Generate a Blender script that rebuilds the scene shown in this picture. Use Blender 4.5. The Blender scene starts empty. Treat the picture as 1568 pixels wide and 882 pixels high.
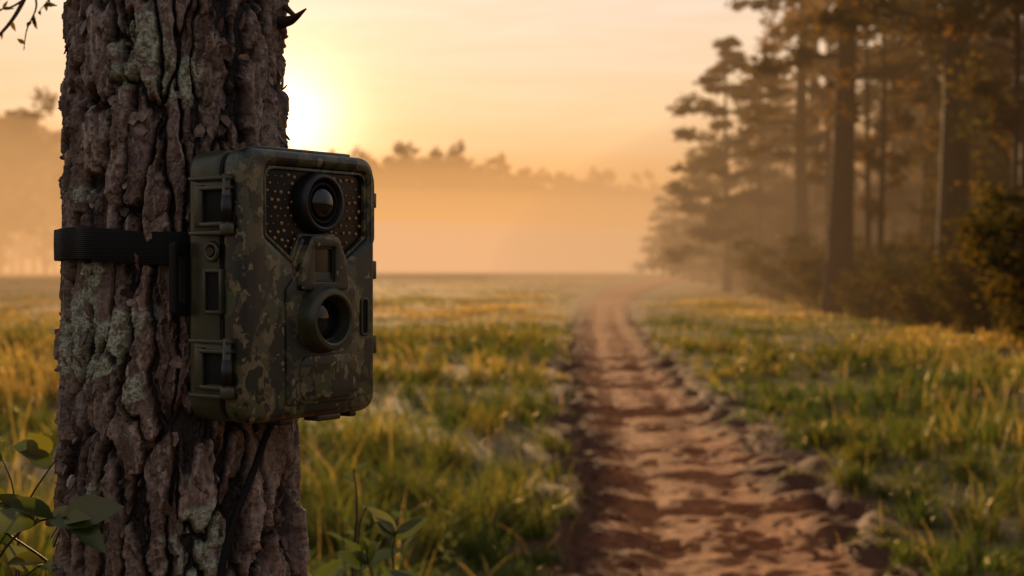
import bpy, bmesh, math, random
import numpy as np
from mathutils import Vector, Matrix
R_=math.radians
rng=np.random.default_rng(7); random.seed(7)
sc=bpy.context.scene
col=sc.collection
FP=2178.0; HZ=412.0; CH=1.3
def W(px,py,d):
    return ((px-784)/FP*d, d, CH+(HZ-py)/FP*d)
# ---------------------------------------------------------------- noise
_T=rng.random((16,512,512))
def vn(x,y,seed=0,px=512):
    ix=np.floor(x).astype(int); iy=np.floor(y).astype(int)
    fx=x-ix; fy=y-iy
    fx=fx*fx*(3-2*fx); fy=fy*fy*(3-2*fy)
    T=_T[seed%16]
    a=T[ix%px,iy%512]; b=T[(ix+1)%px,iy%512]; c=T[ix%px,(iy+1)%512]; d=T[(ix+1)%px,(iy+1)%512]
    return (a*(1-fx)+b*fx)*(1-fy)+(c*(1-fx)+d*fx)*fy
def fbm(x,y,seed=0,px=512,oc=4):
    s=0;am=.5;t=0
    for o in range(oc):
        s=s+am*vn(x*2**o,y*2**o,seed+o,min(512,px*2**o)); t+=am; am*=.5
    return s/t
def voro(x,y,px,seed,jit=.9):
    ix=np.floor(x).astype(int); iy=np.floor(y).astype(int)
    f1=np.full(x.shape,9.); f2=np.full(x.shape,9.); cid=np.zeros(x.shape); cx=np.zeros(x.shape); cy=np.zeros(x.shape)
    for dx in (-1,0,1):
        for dy in (-1,0,1):
            jx=ix+dx; jy=iy+dy
            a=_T[seed%16][jx%px,jy%512]; b=_T[(seed+1)%16][jx%px,jy%512]; c=_T[(seed+2)%16][jx%px,jy%512]
            sx=jx+.5+(a-.5)*jit; sy=jy+.5+(b-.5)*jit
            d=np.hypot(x-sx,y-sy)
            m=d<f1
            f2=np.where(m,f1,np.minimum(f2,d))
            cid=np.where(m,c,cid); cx=np.where(m,x-sx,cx); cy=np.where(m,y-sy,cy)
            f1=np.where(m,d,f1)
    return f1,f2,cid,cx,cy
def sst(a,b,x):
    t=np.clip((x-a)/(b-a),0,1); return t*t*(3-2*t)
# ---------------------------------------------------------------- mesh helpers
def mk(name,V,polys,mats,attrs=None,smooth=False,parent=None,link=True):
    V=np.asarray(V,dtype=np.float32).reshape(-1,3)
    me=bpy.data.meshes.new(name)
    polys=[(np.asarray(p,dtype=np.int32),m) for p,m in polys if len(p)]
    nl=sum(p.size for p,_ in polys); npoly=sum(len(p) for p,_ in polys)
    me.vertices.add(len(V)); me.vertices.foreach_set('co',V.ravel())
    me.loops.add(nl); me.loops.foreach_set('vertex_index',np.concatenate([p.ravel() for p,_ in polys]))
    st=[];mi=[];o=0
    for p,m in polys:
        st.append(o+np.arange(len(p))*p.shape[1]); o+=p.size; mi.append(np.full(len(p),m))
    me.polygons.add(npoly)
    me.polygons.foreach_set('loop_start',np.concatenate(st).astype(np.int32))
    me.polygons.foreach_set('material_index',np.concatenate(mi).astype(np.int32))
    me.polygons.foreach_set('use_smooth',np.full(npoly,smooth))
    me.update(calc_edges=True)
    for k,a in (attrs or {}).items():
        at=me.attributes.new(k,'FLOAT','POINT'); at.data.foreach_set('value',np.asarray(a,dtype=np.float32))
    for m in mats: me.materials.append(m)
    if not link: return me
    ob=bpy.data.objects.new(name,me); col.objects.link(ob)
    if parent: ob.parent=parent
    return ob
def empty(name,loc=(0,0,0),rot=(0,0,0)):
    e=bpy.data.objects.new(name,None); e.empty_display_size=.1; col.objects.link(e); e.location=loc; e.rotation_euler=rot; return e
def gridfaces(nr,nc,wrap=False):
    i=np.arange(nr-1)[:,None]; j=np.arange(nc if wrap else nc-1)[None,:]
    j2=(j+1)%nc
    a=i*nc+j; b=i*nc+j2; c=(i+1)*nc+j2; d=(i+1)*nc+j
    return np.stack([a,b,c,d],-1).reshape(-1,4)
# ---------------------------------------------------------------- materials
class M:
    def __init__(s,name):
        s.m=bpy.data.materials.new(name); s.m.use_nodes=True; s.nt=s.m.node_tree; s.nt.nodes.clear()
        s.out=s.n('ShaderNodeOutputMaterial')
    def n(s,t,**k):
        nd=s.nt.nodes.new(t)
        for a,b in k.items(): setattr(nd,a,b)
        return nd
    def l(s,a,b): s.nt.links.new(a,b)
    def coord(s,scale=(1,1,1),kind='Object'):
        tc=s.n('ShaderNodeTexCoord'); mp=s.n('ShaderNodeMapping'); s.l(tc.outputs[kind],mp.inputs[0]); mp.inputs['Scale'].default_value=scale; return mp.outputs[0]
    def noise(s,vec,scale,detail=4,rough=.55,dist=0):
        nd=s.n('ShaderNodeTexNoise'); s.l(vec,nd.inputs['Vector']); nd.inputs['Scale'].default_value=scale; nd.inputs['Detail'].default_value=detail; nd.inputs['Roughness'].default_value=rough; nd.inputs['Distortion'].default_value=dist
        return nd.outputs[0]
    def ramp(s,fac,stops,interp='LINEAR'):
        r=s.n('ShaderNodeValToRGB'); s.l(fac,r.inputs[0]); cr=r.color_ramp; cr.interpolation=interp
        while len(cr.elements)<len(stops): cr.elements.new(.5)
        for e,(p,c) in zip(cr.elements,stops):
            e.position=p; e.color=(c,c,c,1) if not hasattr(c,'__len__') else (*c,1)
        return r.outputs[0]
    def mix(s,f,a,b,mode='MIX'):
        nd=s.n('ShaderNodeMix',data_type='RGBA',blend_type=mode)
        for sock,v in ((nd.inputs[0],f),(nd.inputs[6],a),(nd.inputs[7],b)):
            if hasattr(v,'is_linked'): s.l(v,sock)
            elif hasattr(v,'__len__'): sock.default_value=(*v,1)
            else: sock.default_value=v
        return nd.outputs[2]
    def math(s,op,a,b=0,clamp=False):
        nd=s.n('ShaderNodeMath',operation=op,use_clamp=clamp)
        for sock,v in ((nd.inputs[0],a),(nd.inputs[1],b)):
            if hasattr(v,'is_linked'): s.l(v,sock)
            else: sock.default_value=v
        return nd.outputs[0]
    def attr(s,name):
        a=s.n('ShaderNodeAttribute'); a.attribute_name=name; return a.outputs['Fac']
    def bsdf(s,color,rough=.6,spec=.5,bump=None,bstr=.3,bdist=.01,**k):
        b=s.n('ShaderNodeBsdfPrincipled')
        for key,v in (('Base Color',color),('Roughness',rough),('Specular IOR Level',spec)):
            if hasattr(v,'is_linked'): s.l(v,b.inputs[key])
            elif hasattr(v,'__len__'): b.inputs[key].default_value=(*v,1)
            else: b.inputs[key].default_value=v
        for key,v in k.items(): b.inputs[key.replace('_',' ')].default_value=v
        if bump is not None:
            bn=s.n('ShaderNodeBump'); s.l(bump,bn.inputs['Height']); bn.inputs['Strength'].default_value=bstr; bn.inputs['Distance'].default_value=bdist
            s.l(bn.outputs[0],b.inputs['Normal'])
        return b.outputs[0]
    def done(s,sh): s.l(sh,s.out.inputs['Surface']); return s.m
def leafmat(name,stops,trans=.45,tcol=(1.0,.8,.35),gain=2.0,gloss=0,rough=.4,size=0):
    m=M(name); a=m.attr('rnd'); c=m.ramp(a,stops)
    if size:
        v=m.ramp(m.noise(m.coord(),size,1),[(.3,.6),(.7,1.3)]); c=m.mix(1.0,c,v,'MULTIPLY')
    p=m.n('ShaderNodeBsdfDiffuse'); m.l(c,p.inputs[0]); sh=p.outputs[0]
    t=m.n('ShaderNodeBsdfTranslucent'); m.l(m.mix(1.0,c,tuple(q*gain for q in tcol),'MULTIPLY'),t.inputs[0])
    mx=m.n('ShaderNodeMixShader'); mx.inputs[0].default_value=trans; m.l(sh,mx.inputs[1]); m.l(t.outputs[0],mx.inputs[2]); sh=mx.outputs[0]
    if gloss:
        gl_=m.n('ShaderNodeBsdfGlossy'); gl_.inputs['Roughness'].default_value=rough; gl_.inputs[0].default_value=(1,.86,.58,1)
        m2=m.n('ShaderNodeMixShader'); m2.inputs[0].default_value=gloss; m.l(sh,m2.inputs[1]); m.l(gl_.outputs[0],m2.inputs[2]); sh=m2.outputs[0]
    return m.done(sh)
# bark (hero)
m=M('bark_hero'); co=m.coord()
cav=m.attr('cav'); pid2=m.attr('pid2'); lich=m.attr('lich')
n1=m.noise(m.coord((1,1,.35)),30,4,.65); n2=m.noise(co,170,4,.7); n3=m.noise(m.coord((1,1,.22)),300,3,.7)
plate=m.ramp(pid2,[(0,(.050,.025,.016)),(.3,(.105,.060,.039)),(.55,(.19,.120,.085)),(.8,(.32,.232,.180)),(1,(.48,.385,.32))])
plate=m.mix(m.ramp(n1,[(.48,0),(.66,.65)]),plate,(.34,.255,.21))
plate=m.mix(m.ramp(n2,[(.35,.75),(.58,0)]),plate,(.048,.026,.017))
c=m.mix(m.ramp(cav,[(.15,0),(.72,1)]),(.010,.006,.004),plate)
ln=m.noise(co,420,2,.7)
lf=m.math('MULTIPLY',lich,m.ramp(m.noise(co,95,4,.75),[(.39,0),(.47,.95)]))
lc=m.mix(m.ramp(ln,[(.35,0),(.65,1)]),(.20,.22,.14),(.54,.56,.42))
c=m.mix(lf,c,lc)
bh=m.math('ADD',m.math('MULTIPLY',n2,.6),m.math('ADD',m.math('MULTIPLY',n3,.6),m.math('MULTIPLY',ln,m.math('MULTIPLY',lf,.8))))
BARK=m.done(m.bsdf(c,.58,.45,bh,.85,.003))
m=M('bark_far'); v=m.coord((1,1,.18)); n=m.noise(v,9,3,.7)
BARKF=m.done(m.bsdf(m.ramp(n,[(.3,(.022,.014,.010)),(.55,(.05,.034,.024)),(.75,(.085,.065,.052))]),.9,.05,n,.8,.05))
def simple(name,c,rough=.5,spec=.5,ns=300,bs=.15,**k):
    m=M(name); n=m.noise(m.coord(),ns,2); return m.done(m.bsdf(m.mix(n,c,tuple(x*.6 for x in c)),rough,spec,n,bs,.0006,**k))
# camo
m=M('camo_plastic'); co=m.coord((1,1,.8))
def th(sc_,lo,det=2.5,off=0):
    mp=m.n('ShaderNodeMapping'); m.l(co,mp.inputs[0]); mp.inputs['Location'].default_value=(off,off*.7,off*1.3)
    return m.ramp(m.noise(mp.outputs[0],sc_,det,.55,.4),[(lo,0),(lo+.012,1)])
c=m.mix(th(48,.50,2,3),(.048,.056,.024),(.075,.064,.030))
c=m.mix(th(62,.56,3,11),c,(.135,.110,.052))
c=m.mix(th(52,.50,3,17),c,(.012,.014,.009))
c=m.mix(th(130,.64,2,29),c,(.18,.15,.08))
c=m.mix(th(120,.60,2,37),c,(.009,.011,.007))
dirt=m.noise(co,35,5,.7)
c=m.mix(m.ramp(dirt,[(.5,0),(.8,.25)]),c,(.12,.085,.05))
fn=m.noise(co,900,2)
CAMO=m.done(m.bsdf(c,m.ramp(dirt,[(.3,.25),(.7,.46)]),.5,fn,.14,.0005))
m=M('olive_plastic'); n=m.noise(m.coord(),60,4); 
OLIVE=m.done(m.bsdf(m.ramp(n,[(.3,(.024,.029,.014)),(.7,(.054,.054,.026))]),.31,.5,m.noise(m.coord(),900,2),.14,.0005))
BLACKP=simple('black_plastic',(.010,.010,.009),.40,.45)
BLACKM=simple('black_matte',(.005,.005,.005),.7,.25)
PANEL=simple('ir_filter_glass',(.006,.005,.004),.30,.20,250,.05)
GLASS=simple('lens_glass',(.005,.005,.007),.06,.6,50,.0)
LED=simple('led_amber',(.45,.25,.075),.35,.6)
WIN=simple('display_window',(.024,.020,.009),.22,.4,60,.02)
m=M('webbing'); v=m.coord(); wv=m.n('ShaderNodeTexWave',bands_direction='Z'); m.l(v,wv.inputs[0]); wv.inputs['Scale'].default_value=210; wv.inputs['Distortion'].default_value=1.5
STRAP=m.done(m.bsdf(m.mix(wv.outputs[1],(.006,.006,.006),(.014,.0135,.013)),.8,.2,wv.outputs[1],.5,.001))
# ================================================================= TRAIL CAMERA
TC=empty('trail_camera',(-.19,1.0,1.288),(0,0,R_(55)))
WD,HT=.145,.1975
def fx(x): return .0725+(x-.0725)*.93+.0085
CXF=.0725+.0085
def rpoly(pts,r,seg=6):
    out=[];n=len(pts)
    rs=r if hasattr(r,'__len__') else [r]*n
    for i in range(n):
        p0=Vector(pts[i-1]);p=Vector(pts[i]);p1=Vector(pts[(i+1)%n])
        a=(p0-p).normalized();b=(p1-p).normalized()
        ang=a.angle(b); d=min(rs[i]/math.tan(ang/2),.49*(p0-p).length,.49*(p1-p).length)
        if d<1e-6: out.append(tuple(p)); continue
        A=p+a*d;B=p+b*d
        for k in range(seg+1):
            t=k/seg; out.append(tuple(A*(1-t)**2+p*2*t*(1-t)+B*t*t))
    return out
def extr(name,loops,y0,y1,bev,mat,res=3,f=True):
    if f: loops=[[(fx(x),z) for x,z in lp] for lp in loops]
    cu=bpy.data.curves.new(name,'CURVE'); cu.dimensions='2D'; cu.fill_mode='BOTH'
    h=(y1-y0)/2; cu.extrude=max(h-bev,0); cu.bevel_depth=bev; cu.offset=-bev; cu.bevel_resolution=res
    for i,lp in enumerate(loops):
        ar=sum(lp[k-1][0]*lp[k][1]-lp[k][0]*lp[k-1][1] for k in range(len(lp)))
        if (ar>0)!=(i==0): lp=lp[::-1]
        s=cu.splines.new('POLY'); s.points.add(len(lp)-1); s.use_cyclic_u=True
        for q,p in zip(s.points,lp): q.co=(p[0],p[1],0,1)
    o=bpy.data.objects.new(name+'_c',cu); col.objects.link(o)
    dg=bpy.context.evaluated_depsgraph_get(); dg.update()
    me=bpy.data.meshes.new_from_object(o.evaluated_get(dg)); bpy.data.objects.remove(o)
    ym=(y0+y1)/2
    for v in me.vertices: v.co=(v.co.x,ym-v.co.z,v.co.y)
    bm=bmesh.new(); bm.from_mesh(me); bmesh.ops.remove_doubles(bm,verts=bm.verts,dist=1e-6); bm.to_mesh(me); bm.free()
    me.materials.clear(); me.materials.append(mat); me.name=name
    for p in me.polygons: p.use_smooth=True
    me.set_sharp_from_angle(angle=R_(35))
    ob=bpy.data.objects.new(name,me); col.objects.link(ob); ob.parent=TC; return ob
def bbox(name,x0,x1,y0,y1,z0,z1,bev,mat,parent=None):
    bm=bmesh.new(); bmesh.ops.create_cube(bm,size=1)
    for v in bm.verts: v.co=((x0+x1)/2+v.co.x*(x1-x0),(y0+y1)/2+v.co.y*(y1-y0),(z0+z1)/2+v.co.z*(z1-z0))
    if bev: bmesh.ops.bevel(bm,geom=bm.edges[:],offset=bev,segments=3,profile=.5,affect='EDGES')
    me=bpy.data.meshes.new(name); bm.to_mesh(me); bm.free(); me.materials.append(mat)
    for p in me.polygons: p.use_smooth=True
    me.set_sharp_from_angle(angle=R_(40))
    ob=bpy.data.objects.new(name,me); col.objects.link(ob); ob.parent=parent or TC; return ob
def lathe(name,prof,cx,cz,mat,axis='y',seg=64,sharp=30):
    n=len(prof); V=[];a=np.linspace(0,2*np.pi,seg,endpoint=False)
    for r,y in prof:
        for t in a: V.append((cx+r*math.cos(t),y,cz+r*math.sin(t)))
    ob=mk(name,V,[(gridfaces(n,seg,True)[:,::-1],0)],[mat],smooth=True,parent=TC)
    ob.data.set_sharp_from_angle(angle=R_(sharp)); return ob
def rect(x0,x1,z0,z1,r,seg=8): return rpoly([(x0,z0),(x1,z0),(x1,z1),(x0,z1)],r,seg)
h2=HT/2
outer=rect(0,WD,-h2,h2,.017)
hole=rpoly([(.0125,.087),(.1325,.087),(.1325,.036),(.101,.0165),(.0915,.036),(.0535,.036),(.044,.0165),(.0125,.036)],[.010,.010,.003,.002,.003,.003,.002,.003])
holef=[(fx(x),z) for x,z in hole]
extr('door_frame',[outer,holef],0,.021,.0060,CAMO,5,False)
extr('gasket',[rect(.002,WD-.002,-h2+.002,h2-.002,.015)],.0205,.0245,.0004,BLACKM,3,False)
extr('back_housing',[rect(.0005,WD-.0005,-h2+.0005,h2-.0005,.017)],.0238,.056,.0045,OLIVE,4,False)
extr('ir_panel',[rect(.009,.136,.012,.092,.006)],.0062,.012,.0005,PANEL)
hin=rpoly([(.0150,.0845),(.130,.0845),(.130,.0375),(.1022,.0205),(.0935,.0385),(.0515,.0385),(.0428,.0205),(.015,.0375)],[.008,.008,.003,.002,.003,.003,.002,.003])
extr('ir_panel_rim',[hole,hin],.0030,.0080,.0006,CAMO)
win=rect(.0605,.0845,.0025,.0285,.0015,3)
extr('window_block',[rpoly([(.057,.0365),(.088,.0365),(.0985,.018),(.1005,-.004),(.0445,-.004),(.0465,.018)],.004),win],-.0055,.003,.0012,CAMO)
extr('window_bezel',[rect(.0595,.0855,.0015,.0295,.001,3),rect(.0622,.0828,.0042,.0268,.0008,3)],-.0035,.0,.0004,BLACKP)
extr('window_glass',[rect(.060,.085,.002,.029,.001,3)],-.0015,.001,.0002,WIN)
extr('lower_panel',[rpoly([(.032,-.0885),(.113,-.0885),(.118,-.080),(.118,-.003),(.100,.010),(.045,.010),(.032,-.003)],.004)],-.002,.003,.0013,CAMO)
extr('label_panel',[rpoly([(.050,-.085),(.104,-.085),(.108,-.079),(.108,-.058),(.102,-.0525),(.052,-.0525),(.046,-.058),(.046,-.079)],.002)],-.0037,.0,.0009,CAMO)
extr('side_slot_rim',[rect(.1205,.1305,-.040,-.010,.0048),rect(.1225,.1285,-.038,-.012,.0029)],-.0016,.002,.0006,OLIVE)
extr('side_slot',[rect(.1222,.1288,-.0382,-.0118,.003)],-.0003,.002,.0001,BLACKM)
SX=CXF-.001
lathe('sensor_turret',[(.0262,.001),(.0256,-.003),(.0240,-.0105),(.0230,-.0138),(.0217,-.0152),(.0192,-.0154),(.0178,-.0145),(.0172,-.0125),(.0168,-.003),(.0165,.002)],SX,-.0255,OLIVE)
lathe('sensor_inner_ring',[(.0172,-.0065),(.0165,-.0072),(.0150,-.0070),(.0145,-.0055),(.0145,.002)],SX,-.0255,BLACKP)
lathe('sensor_lens',[(.0148,-.0015)]+[(.0148*math.cos(t),-.0015-.0040*math.sin(t)) for t in np.linspace(.1,1.5,8)]+[(.0001,-.0055)],SX,-.0255,GLASS)
LX=CXF+.0015
lathe('lens_housing',[(.0235,.0075),(.0232,.0025),(.0222,-.0020),(.0210,-.0036),(.0195,-.0040),(.0183,-.0034),(.0176,-.0015),(.0160,.0015),(.0158,.0045)],LX,.0615,BLACKP)
lathe('lens_barrel',[(.0162,.004),(.0160,-.0008),(.0152,-.0018),(.0138,-.0018),(.0128,-.0005),(.0122,.003),(.0120,.006)],LX,.0615,BLACKM)
lathe('lens_dome',[(.0124,.002)]+[(.0122*math.cos(t),.001-.0070*math.sin(t)) for t in np.linspace(.05,1.52,14)]+[(.0001,-.0060)],LX,.0615,GLASS,sharp=60)
def inpoly(x,y,pg):
    c=False
    for i in range(len(pg)):
        x0,y0=pg[i-1];x1,y1=pg[i]
        if (y0>y)!=(y1>y) and x<(x1-x0)*(y-y0)/(y1-y0)+x0: c=not c
    return c
bm=bmesh.new()
inn=[(fx(.0725+(x-.0725)*.95),.055+(z-.055)*.93) for x,z in hin]
for i in range(-3,30):
    for j in range(0,16):
        x=.017+i*.0071+(j%2)*.00355+random.gauss(0,.0005); z=.022+j*.0058+random.gauss(0,.0005)
        if inpoly(x,z,inn) and math.hypot(x-LX,z-.0615)>.0262:
            r=random.choice((.0005,.0008,.0011,.0014,.0015))
            bmesh.ops.create_uvsphere(bm,u_segments=10,v_segments=6,radius=r,matrix=Matrix.Translation((x,.0060,z)))
me=bpy.data.meshes.new('infrared_leds'); bm.to_mesh(me); bm.free(); me.materials.append(LED)
for p in me.polygons: p.use_smooth=True
o=bpy.data.objects.new('infrared_leds',me); col.objects.link(o); o.parent=TC
def cyl(name,p0,p1,r,mat,seg=20,parent=None):
    p0=Vector(p0);p1=Vector(p1);d=p1-p0
    bm=bmesh.new(); bmesh.ops.create_cone(bm,cap_ends=True,segments=seg,radius1=r,radius2=r,depth=d.length,matrix=Matrix.Translation((p0+p1)/2)@d.to_track_quat('Z','Y').to_matrix().to_4x4())
    me=bpy.data.meshes.new(name); bm.to_mesh(me); bm.free(); me.materials.append(mat)
    for p in me.polygons: p.use_smooth=len(p.vertices)==4
    ob=bpy.data.objects.new(name,me); col.objects.link(ob); ob.parent=parent or TC; return ob
for s,(za,zb) in enumerate(((.036,.078),(-.080,-.038))):
    n='latch_%d_'%(s+1)
    bbox(n+'plate',-.0030,.001,.010,.046,za+.002,zb-.002,.001,OLIVE)
    bbox(n+'recess_shade',-.0034,.000,.017,.034,za+.010,zb-.008,.0004,BLACKM)  # black plate, its colour stands in for the shade of a recess
    for k,z in enumerate((za,za+.0062,zb-.010,zb-.003)):
        bbox(n+'rib_%d'%k,-.0072,.001,.007,.047 if k in(0,3) else .036,z,z+.003,.0008,OLIVE)
    bbox(n+'lever',-.0062,-.002,.034,.042,za+.006,zb-.006,.0012,OLIVE)
    cyl(n+'pin',(-.0042,.0105,za+.001),(-.0042,.0105,zb+.001),.0033,OLIVE)
    cyl(n+'barrel_1',(-.0042,.0105,za+.010),(-.0042,.0105,zb-.014),.0042,BLACKP)
    bbox(n+'hook',-.0080,-.002,.0045,.0145,za+.0005,za+.0085,.0014,OLIVE)
for k,a in enumerate(((.018,.0205,-.020,.012),(.0345,.037,-.020,.012),(.0205,.0345,-.020,-.0175),(.0205,.0345,.0095,.012))):
    bbox('side_port_frame_%d'%k,-.0028,.001,a[0],a[1],a[2],a[3],.0005,OLIVE)
bbox('side_port_shade',-.0008,.001,.020,.035,-.018,.010,0,BLACKM)  # solid black box, darkness of the open hole put into its colour
def torus(name,c,R,r,ax,mat,parent=None):
    V=[];A=32;B=10
    for i in range(A):
        for j in range(B):
            a=2*math.pi*i/A;b=2*math.pi*j/B; q=(R+r*math.cos(b))
            p={'x':(r*math.sin(b),q*math.cos(a),q*math.sin(a)),'y':(q*math.cos(a),r*math.sin(b),q*math.sin(a)),'z':(q*math.cos(a),q*math.sin(a),r*math.sin(b))}[ax]
            V.append((c[0]+p[0],c[1]+p[1],c[2]+p[2]))
    i=np.arange(A)[:,None];j=np.arange(B)[None]
    f=np.stack([i*B+j,((i+1)%A)*B+j,((i+1)%A)*B+(j+1)%B,i*B+(j+1)%B],-1).reshape(-1,4)
    return mk(name,V,[(f,0)],[mat],smooth=True,parent=parent or TC)
torus('lock_loop',(-.001,.029,.0245),.0058,.0019,'x',OLIVE)
cyl('lock_boss',(-.003,.029,.0245),(.001,.029,.0245),.0032,BLACKP)
for k,(z0,z1) in enumerate(((.004,.0185),(-.0545,-.040),(.060,.072))):
    bbox('hinge_tab_%d'%k,WD-.001,WD+.0045,.003,.022,z0,z1,.0012,OLIVE)
bbox('bottom_tab_1',.044,.058,.006,.02,-h2-.0042,-h2+.001,.0012,BLACKP)
bbox('bottom_tab_2',.083,.108,.004,.02,-h2-.0042,-h2+.001,.0012,OLIVE)
bbox('bottom_tab_3',.118,.126,.004,.02,-h2-.0035,-h2+.001,.0012,BLACKP)
bbox('top_ridge',.022,.122,.006,.018,h2-.001,h2+.0022,.0014,OLIVE)
bbox('mount_block',.012,.128,.055,.070,-.055,.055,.004,BLACKP)
extr('strap_bracket',[rect(-.012,.020,-.022,.032,.005),rect(-.0075,-.003,-.012,.022,.002)],.0555,.0625,.0014,BLACKM,3,False)
# ================================================================= HERO TRUNK
TX,TY=-.267,1.139
PT=empty('pine_tree',(TX,TY,0))
def Rz(z):
    return np.interp(z,[-.3,0,.3,.7,1.07,1.3,1.52,2.2,5,9],[.26,.19,.135,.108,.0945,.086,.0825,.080,.066,.03])
NT=700
zs=np.concatenate([np.linspace(-.3,.98,170)[:-1],np.linspace(.98,1.60,820)[:-1],np.linspace(1.60,9,420)])
th_=np.linspace(0,2*np.pi,NT,endpoint=False)
Z,TH=np.meshgrid(zs,th_,indexing='ij')
u=TH/(2*np.pi)
wx=(fbm(u*16,Z*9,3,16)-.5); wy=(fbm(u*16,Z*14,7,16)-.5)
wx2=(fbm(u*80,Z*60,5,80,4)-.5); wy2=(fbm(u*80,Z*60,9,80,4)-.5)
f1,f2,cid,cx,cy=voro(u*28+wx*1.7+wx2*.6,Z*11+wy*1.5+wy2*.35,28,1)
e1=f2-f1
g1,g2,gid,gx,gy=voro(u*60+wx*3+wx2*1.7,Z*32+wy*3+wy2*1.2+5,60,4)
e2=g2-g1
crack=.09+.30*fbm(u*30,Z*22,12,30,2)
plate=sst(.02,1,e1/(crack*1.3))
lq=fbm(u*44+wx2*.5,Z*19+wy2*.8,2,44,5)*15+cid*4+gid*2.0
lev=np.floor(lq); fr=lq-lev
terrace=(lev-9.5+sst(0,.10,fr)-.35*fr)
lid=_T[14][(lev.astype(int)*37+(cid*400).astype(int))%512,(gid*500).astype(int)]
fl=sst(.0,.08,e2)
D=plate*.0072+plate*(cid-.5)*.003+plate*terrace*.00100+plate*(.4+.6*fl)*gid*.0024
D+=-plate*cy*.0026
D+=(fbm(u*300,Z*300,9,300,2)-.5)*.0007+(fbm(u*8,Z*5,11,8,3)-.5)*.008
lic=np.zeros_like(D)
def raycyl(px,py,R,cx=TX,cy=TY):
    s=(px-784)/FP; a=s*s+1; b=-2*(s*cx+cy); c=cx*cx+cy*cy-R*R
    q=b*b-4*a*c
    y=(-b-math.sqrt(max(q,0)))/(2*a); x=s*y; z=CH+(HZ-py)/FP*y
    return x,y,z
for px,py,ra,rb in ((212,65,26,30),(232,88,24,22),(268,118,26,24),(278,140,22,18),(205,110,16,20),(127,500,28,44),(152,560,28,22),(180,515,26,36),(120,545,26,32),(302,815,24,34),(290,850,26,28),(135,295,22,16),(205,40,12,10),(190,490,28,16),(330,560,10,18),(210,600,12,16),(150,760,12,18),(140,420,14,18)):
    x,y,z=raycyl(px,py,.085); t=math.atan2(y-TY,x-TX)%(2*math.pi)
    da=(np.abs((TH-t+np.pi)%(2*np.pi)-np.pi)*.085)/(ra/FP*1.1*1.5); dz=(Z-z)/(rb/FP*1.1*1.3)
    lic=np.maximum(lic,np.exp(-(da*da+dz*dz)))
lic=sst(.25,.62,lic+(fbm(u*64,Z*110,2,64,3)-.5)*1.0)
lic=lic*sst(.1,.5,plate)
D+=lic*(fbm(u*256,Z*420,6,256,2))*.0024
RR=Rz(Z)-.0073+D*np.clip(Rz(Z)/.088,.6,2.2)
V=np.stack([RR*np.cos(TH),RR*np.sin(TH),Z],-1)
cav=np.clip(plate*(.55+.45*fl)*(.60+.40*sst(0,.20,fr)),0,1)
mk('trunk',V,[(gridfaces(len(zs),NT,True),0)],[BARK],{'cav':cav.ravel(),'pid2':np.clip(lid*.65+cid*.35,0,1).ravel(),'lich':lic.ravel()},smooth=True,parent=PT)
fv=[];ff=[];fa=[]
for i in range(700):
    t=random.uniform(0,2*math.pi); z=random.choice((random.uniform(.9,1.285),random.uniform(1.345,1.65)))
    r=float(Rz(z))+random.uniform(-.002,.0020); w=random.uniform(.002,.006); h=random.uniform(.004,.014); k=random.uniform(.0005,.0045)
    er=np.array([math.cos(t),math.sin(t),0]); et=np.array([-math.sin(t),math.cos(t),0]); ez=np.array([0,0,1.])
    b=len(fv)
    P=[(-w*.6,0,-.002),(w*.7,0,-.002),(w,.5*h,k*.3),(w*.3,h,k),(-w*.5,h*.85,k),(-w,.4*h,k*.2)]
    s=random.choice((-1,1))
    for x,y,q in P: fv.append(er*(r+q)+et*x+ez*(z+s*y))
    for x,y,q in P: fv.append(er*(r+q-.0016)+et*x*.9+ez*(z+s*y*.95))
    ff.append([b+j for j in range(6)]); fa+= [random.random()]*12
    for j in range(6): ff.append([b+j,b+(j+1)%6,b+6+(j+1)%6,b+6+j])
q6=[f for f in ff if len(f)==6]; q4=[f for f in ff if len(f)==4]
mk('bark_flakes',fv,[(q6,0),(q4,0)],[BARK],{'cav':np.ones(len(fv)),'pid2':fa,'lich':np.zeros(len(fv))},parent=PT)
A=np.linspace(0,2*np.pi,240,endpoint=False); V=[]
for dz,dr in ((-.0122,-.004),(-.0122,.0018),(-.0115,.0024),(0,.0026),(.0115,.0024),(.0122,.0018),(.0122,-.004)):
    for a in A:
        bump=.0012*math.sin(a*9+1)+.0008*math.sin(a*17)
        r=.0912+dr+bump; x=r*math.cos(a); y=r*math.sin(a)
        zc=1.3165+ (x)*-.035 + .0012*math.sin(a*5)
        V.append((TX+x,TY+y,zc+dz))
st=mk('mounting_strap',V,[(gridfaces(7,240,True),0)],[STRAP],smooth=True)
st.parent=TC; st.matrix_parent_inverse=TC.matrix_basis.inverted()
def tube(P,r,k=6):
    n=len(P); T=np.gradient(P,axis=0); T/=np.linalg.norm(T,axis=1)[:,None]+1e-9
    ref=np.array([0.31,.95,.05]) if abs(T[0][2])>.8 else np.array([0,0,1.])
    U=np.cross(T,ref); U/=np.linalg.norm(U,axis=1)[:,None]+1e-9; Vv=np.cross(T,U)
    a=np.linspace(0,2*np.pi,k,endpoint=False)
    X=P[:,None]+ (U[:,None]*np.cos(a)[None,:,None]+Vv[:,None]*np.sin(a)[None,:,None])*r[:,None,None]
    return X.reshape(-1,3),gridfaces(n,k,True)
def tubeobj(name,pts,radii,mat,k=10,parent=None):
    v,f=tube(np.array(pts,float),np.array(radii,float),k); return mk(name,v,[(f,0)],[mat],smooth=True,parent=parent)
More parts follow.
